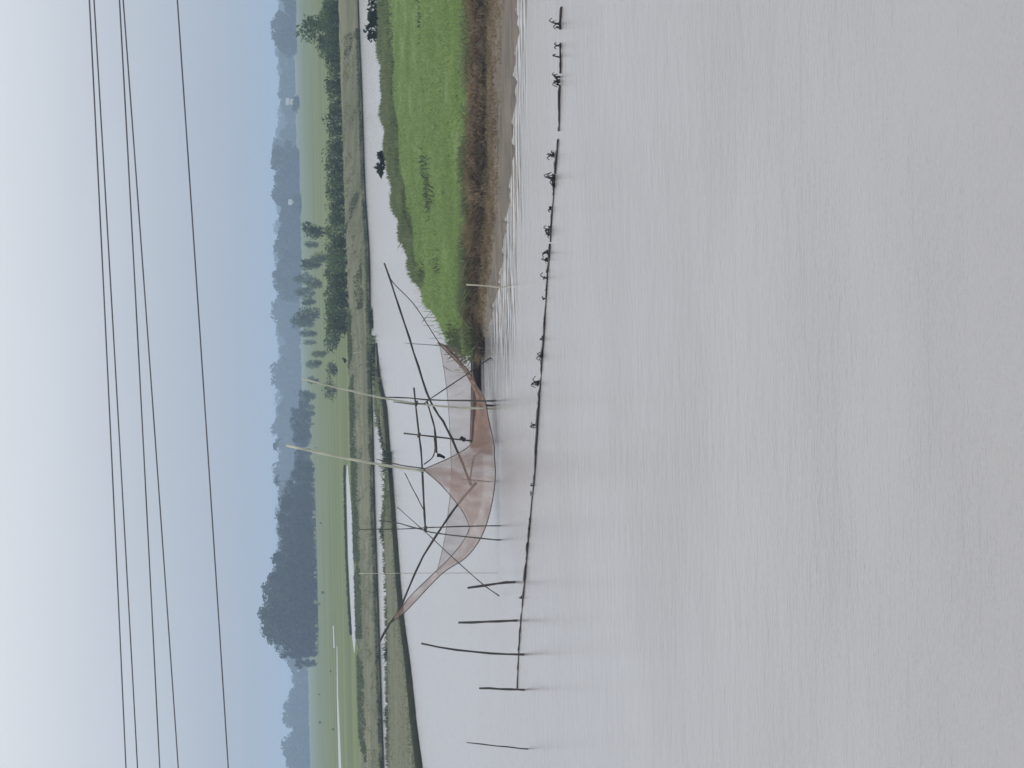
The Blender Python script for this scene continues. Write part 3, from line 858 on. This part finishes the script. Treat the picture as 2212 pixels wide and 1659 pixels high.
for sg in (-1, 1):
    pts = []
    for i in range(21):
        s = .03 + .94 * i / 20
        pts.append(Vector(((s - .5) * 4.6, sg * .375 * math.sin(math.pi * s) ** .55, .235 + .10 * (2 * s - 1) ** 2)))
    vv_, ff_ = tube_geo(pts, [.022] * 21, 6)
    link('gunwale', mesh_from('gunwale', vv_, ff_, WOOD_GREY, True), ce)
for x in (-1.2, 0, 1.2):
    vv_, ff_ = tube_geo([Vector((x, -.32, .19)), Vector((x, 0, .2)), Vector((x, .32, .19))], [.035] * 3, 6)
    link('thwart', mesh_from('thwart', vv_, ff_, WOOD_BLACK, True), ce)

# ------------------------------------------------------------------ stakes standing in the water
def stake(pts, r0, r1, label, mat=BAMBOO, name='bamboo_stake', z0=0.0):
    b0 = on(pts[0][0], pts[0][1], z0)
    P_ = [far(a, c, b0.y) for a, c in pts]
    d0 = P_[0] - P_[1]; d0 = d0 / max(1e-6, abs(d0.z))
    o = tube(name, [P_[0] + d0 * .6] + P_, r0 * .68, r1 * .68, mat, None, knots=1, base=b0)
    o.location = b0
    return tag(o, label, 'stake', 'stakes in the water')
stake([(1113, 1258), (1082, 1260), (1010, 1270)], .052, .042, 'short thick stake tilting toward the net, first of the open water row')
stake([(1117, 1341), (1060, 1343), (990, 1345)], .046, .04, 'straight upright stake between the tilted stake and the bowed stake')
stake([(1132, 1414), (1060, 1411), (985, 1404), (910, 1390)], .044, .03, 'tallest stake in the water, bowed over at its top')
stake([(1133, 1490), (1085, 1488), (1035, 1487)], .04, .036, 'short upright stake at the end of the floating boom')
stake([(1140, 1618), (1080, 1612), (1008, 1604)], .028, .018, 'thin lone stake far out beyond the end of the boom')
stake([(1085, 621), (1050, 618), (1007, 615)], .03, .026, 'pale stake pushed in the mud before the island bank', BAMBOO_PALE)
stake([(800, 757), (780, 760), (762, 763)], .05, .03, 'pale thin stick standing at the foot of the far dike', BAMBOO_PALE)
stake([(812, 762), (798, 762)], .05, .05, 'short dark peg in the channel before the far dike')

# ------------------------------------------------------------------ floating boom
line = [(1118, 1488), (1121, 1410), (1127, 1330), (1135, 1250), (1143, 1160), (1150, 1080), (1156, 1030), (1160, 960), (1164, 900), (1168, 840), (1170, 800), (1175, 740), (1178, 690), (1181, 640), (1184, 590), (1189, 540), (1191, 500), (1195, 440), (1200, 380), (1205, 320), (1209, 270), (1210, 210), (1212, 150), (1213, 100), (1212, 45), (1214, 10)]
lp = [on(a, b, .0) for a, b in line]
boom = empty('floating_boom', lp[len(lp) // 2])
tag(boom, 'long floating boom of black bamboo poles laid end to end on the water', 'boom')
BB = boom.location.copy()
cum = [0]
for i in range(len(lp) - 1): cum.append(cum[-1] + (lp[i + 1] - lp[i]).length)
def along(s):
    k = max(0, min(len(lp) - 2, int(np.searchsorted(cum, s)) - 1)); u = (s - cum[k]) / (cum[k + 1] - cum[k])
    return lp[k].lerp(lp[k + 1], u)
s = 0.0; i = 0
while s < cum[-1] - .3:
    right = s / cum[-1]
    L = random.uniform(.8, 1.5) if right < .6 else random.uniform(.4, 1.1)
    e_ = min(cum[-1], s + L)
    pts = [along(s + (e_ - s) * k / 3) + Vector((0, random.uniform(-.04, .04), random.uniform(.0, .03))) for k in range(4)]
    r_ = random.uniform(.02, .033)
    tube('bamboo_pole', pts, r_, r_ * random.uniform(.7, 1.3), BAMBOO_WET, boom, n=8, sides=6, knots=1, base=BB)
    gap = .03 if right < .45 else (random.uniform(.02, .08) if right < .75 else random.uniform(.05, .3))
    s = e_ + gap
# twigs and weed caught on the boom
tw = [(1199, 385, 1.0), (1199, 400, .6), (1198, 335, .9), (1212, 50, 1.2), (1211, 60, .7), (1211, 98, .8), (1210, 122, 1.0), (1209, 176, 1.0), (1210, 165, .6), (1190, 495, .9), (1190, 505, .6), (1188, 545, .8), (1184, 562, .6), (1183, 600, .7), (1178, 645, .5), (1193, 450, .6), (1176, 730, .5), (1173, 768, .6), (1158, 918, .6), (1154, 1050, .6), (1151, 1065, .4), (1145, 1140, .4), (1130, 1290, .4), (1165, 826, .9)]
for px, py, sc in tw:
    sc *= random.uniform(.75, 1.1)
    g = on(px, py, 0.0)
    e = empty('drift_twig', g); e.rotation_euler = (0, 0, random.uniform(0, 6.28))
    tag(e, 'dark twig snagged on the floating bamboo boom', 'twig', 'twigs snagged on the boom')
    br = []
    for k in range(random.randint(2, 4)):
        a = random.uniform(0, 6.28); hh = random.uniform(.10, .24) * sc; rr_ = random.uniform(.05, .2) * sc
        br.append(([(-.06 * sc * math.cos(a), -.06 * sc * math.sin(a), -.04), (math.cos(a) * rr_ * .4, math.sin(a) * rr_ * .4, hh), (math.cos(a) * rr_, math.sin(a) * rr_, hh * random.uniform(.2, .9))], .016, .008))
    link('stem', multi_tube('stem', br, BAMBOO_WET, 5), e)
    if random.random() < .6:
        link('leaf_clump', crown_mesh('leaf_clump', [((0, 0, .05 * sc), (.10 * sc, .10 * sc, .05 * sc), 1)], 30, .035, LEAF_DARK), e)

# ------------------------------------------------------------------ water plants around the spit tip
wp = [(800, 655), (805, 680), (806, 700), (810, 742), (812, 760), (815, 785), (818, 800), (820, 815), (824, 832), (826, 850), (824, 872), (830, 890), (826, 905), (832, 918), (828, 930), (834, 945), (838, 962), (842, 978), (846, 995), (843, 1010), (847, 1042), (845, 1060), (850, 1078), (843, 1095), (836, 1125), (832, 1150), (845, 1405), (846, 1462), (845, 1545), (845, 1600)]
for px, py in wp:
    g = on(px, py, 0)
    k = 70
    ss = random.uniform(.6, 1.15) * (.6 if py < 730 else 1)
    bs_ = np.clip(np.stack([rng.normal(0, .35 * ss, k), rng.normal(0, .35 * ss, k), np.full(k, -.02)], 1), -.45, .45)
    o = link('water_plant', blade_mesh('water_plant', bs_, rng.uniform(.2, .75, k) * ss, .05, .6, WEED if random.random() < .3 else REED_DARK, up=.5), None, g)
    tag(o, 'small tuft of dark reeds growing out of the channel by the mud spit', 'water plant', 'reed tufts by the mud spit')

# wispy pale reeds behind the island edge
for i in range(26):
    u = .06 + i / 26 * .5; q = cb[int(u * (NU - 1))]
    k = 26
    bs_ = np.stack([rng.normal(0, .5, k), rng.normal(0, .35, k), np.full(k, .0)], 1)
    o = link('reed_tuft', blade_mesh('reed_tuft', bs_, rng.uniform(.2, .55, k), .010, .9, DIKE_LIGHT, up=.6), None, (q.x, q.y, .12))
    tag(o, 'wispy pale reed tuft on the back shore of the island', 'reed', 'pale reeds behind the island')

# two dark shrubs on the island's back edge
def shrub(px, py, y, w, h, n, label):
    g = far(px, py, y); e = empty('shrub', (g.x, y, .35)); tag(e, label, 'shrub')
    br = []; cl = []
    for k in range(n):
        a = random.uniform(0, 6.28); x_ = random.uniform(-.5, .5) * w; z_ = h * random.uniform(.5, 1)
        br.append(([(0, 0, -.1), (x_ * .5, math.sin(a) * .15, z_ * .5), (x_, math.sin(a) * .25, z_)], .03, .012))
        cl.append(((x_, math.sin(a) * .25, z_ * random.uniform(.6, 1)), (w * random.uniform(.10, .22), .2, h * random.uniform(.10, .2)), 1))
    link('stem', multi_tube('stem', br, BARK, 5), e)
    link('foliage', crown_mesh('foliage', cl, 26 * n, .15, LEAF_DARK), e)
shrub(805, 352, 143, 1.0, .95, 9, 'small ragged dark shrub alone on the back edge of the island')
shrub(805, 42, 150, 2.2, 1.15, 12, 'wide ragged dark shrub with big leaves on the island edge')

# black bird on the dike
g = on(753, 779, 1.0)
be = empty('bird', g); tag(be, 'small black bird standing on the dike grass', 'bird')
def ell(c, r, n=10, m=8):
    V, Fc = [], []
    for i in range(m + 1):
        th = math.pi * i / m
        for j in range(n):
            ph = 2 * math.pi * j / n
            V.append((c[0] + r[0] * math.sin(th) * math.cos(ph), c[1] + r[1] * math.sin(th) * math.sin(ph), c[2] + r[2] * math.cos(th)))
    for i in range(m):
        for j in range(n):
            Fc.append((i * n + j, (i + 1) * n + j, (i + 1) * n + (j + 1) % n, i * n + (j + 1) % n))
    return V, Fc
V, Fc = ell((0, 0, .30), (.20, .12, .13))
V2, F2 = ell((.17, 0, .45), (.08, .07, .08))
V3 = [(.23, -.015, .46), (.23, .015, .46), (.23, 0, .43), (.34, 0, .44), (-.15, -.07, .30), (-.15, .07, .30), (-.42, .05, .24), (-.42, -.05, .24), (-.15, 0, .36)]
o1 = len(V) + len(V2)
Fc = Fc + [tuple(i + len(V) for i in f) for f in F2] + [(o1, o1 + 1, o1 + 3), (o1 + 1, o1 + 2, o1 + 3), (o1 + 2, o1, o1 + 3), (o1 + 4, o1 + 5, o1 + 6, o1 + 7), (o1 + 8, o1 + 4, o1 + 7, o1 + 6, o1 + 5)]
link('body', mesh_from('body', V + V2 + V3, Fc, BLACK, True), be)
for sg in (-1, 1):
    v_, f_ = tube_geo([Vector((0, sg * .05, .2)), Vector((.02, sg * .05, .08)), Vector((0, sg * .05, -.12))], [.012] * 3, 5)
    link('leg', mesh_from('leg', v_, f_, BLACK), be)

# ------------------------------------------------------------------ haze
hz = bpy.data.materials.new('haze')
hz.use_nodes = True
t = hz.node_tree; t.nodes.clear()
ho = t.nodes.new('ShaderNodeOutputMaterial'); hv = t.nodes.new('ShaderNodeVolumePrincipled')
hv.inputs['Color'].default_value = (.51, .675, .96, 1)
hv.inputs['Density'].default_value = .00045
hv.inputs['Anisotropy'].default_value = .2
t.links.new(hv.outputs[0], ho.inputs['Volume'])
V = [(x, y, z) for z in (-2.6, 30) for y in (-260, 4100) for x in (-2650, 2650)]
hb = link('haze', mesh_from('haze', V, [(0, 2, 3, 1), (4, 5, 7, 6), (0, 1, 5, 4), (2, 6, 7, 3), (0, 4, 6, 2), (1, 3, 7, 5)], hz))
tag(hb, 'pale blue haze lying over the water and fields', 'haze', kind='stuff')
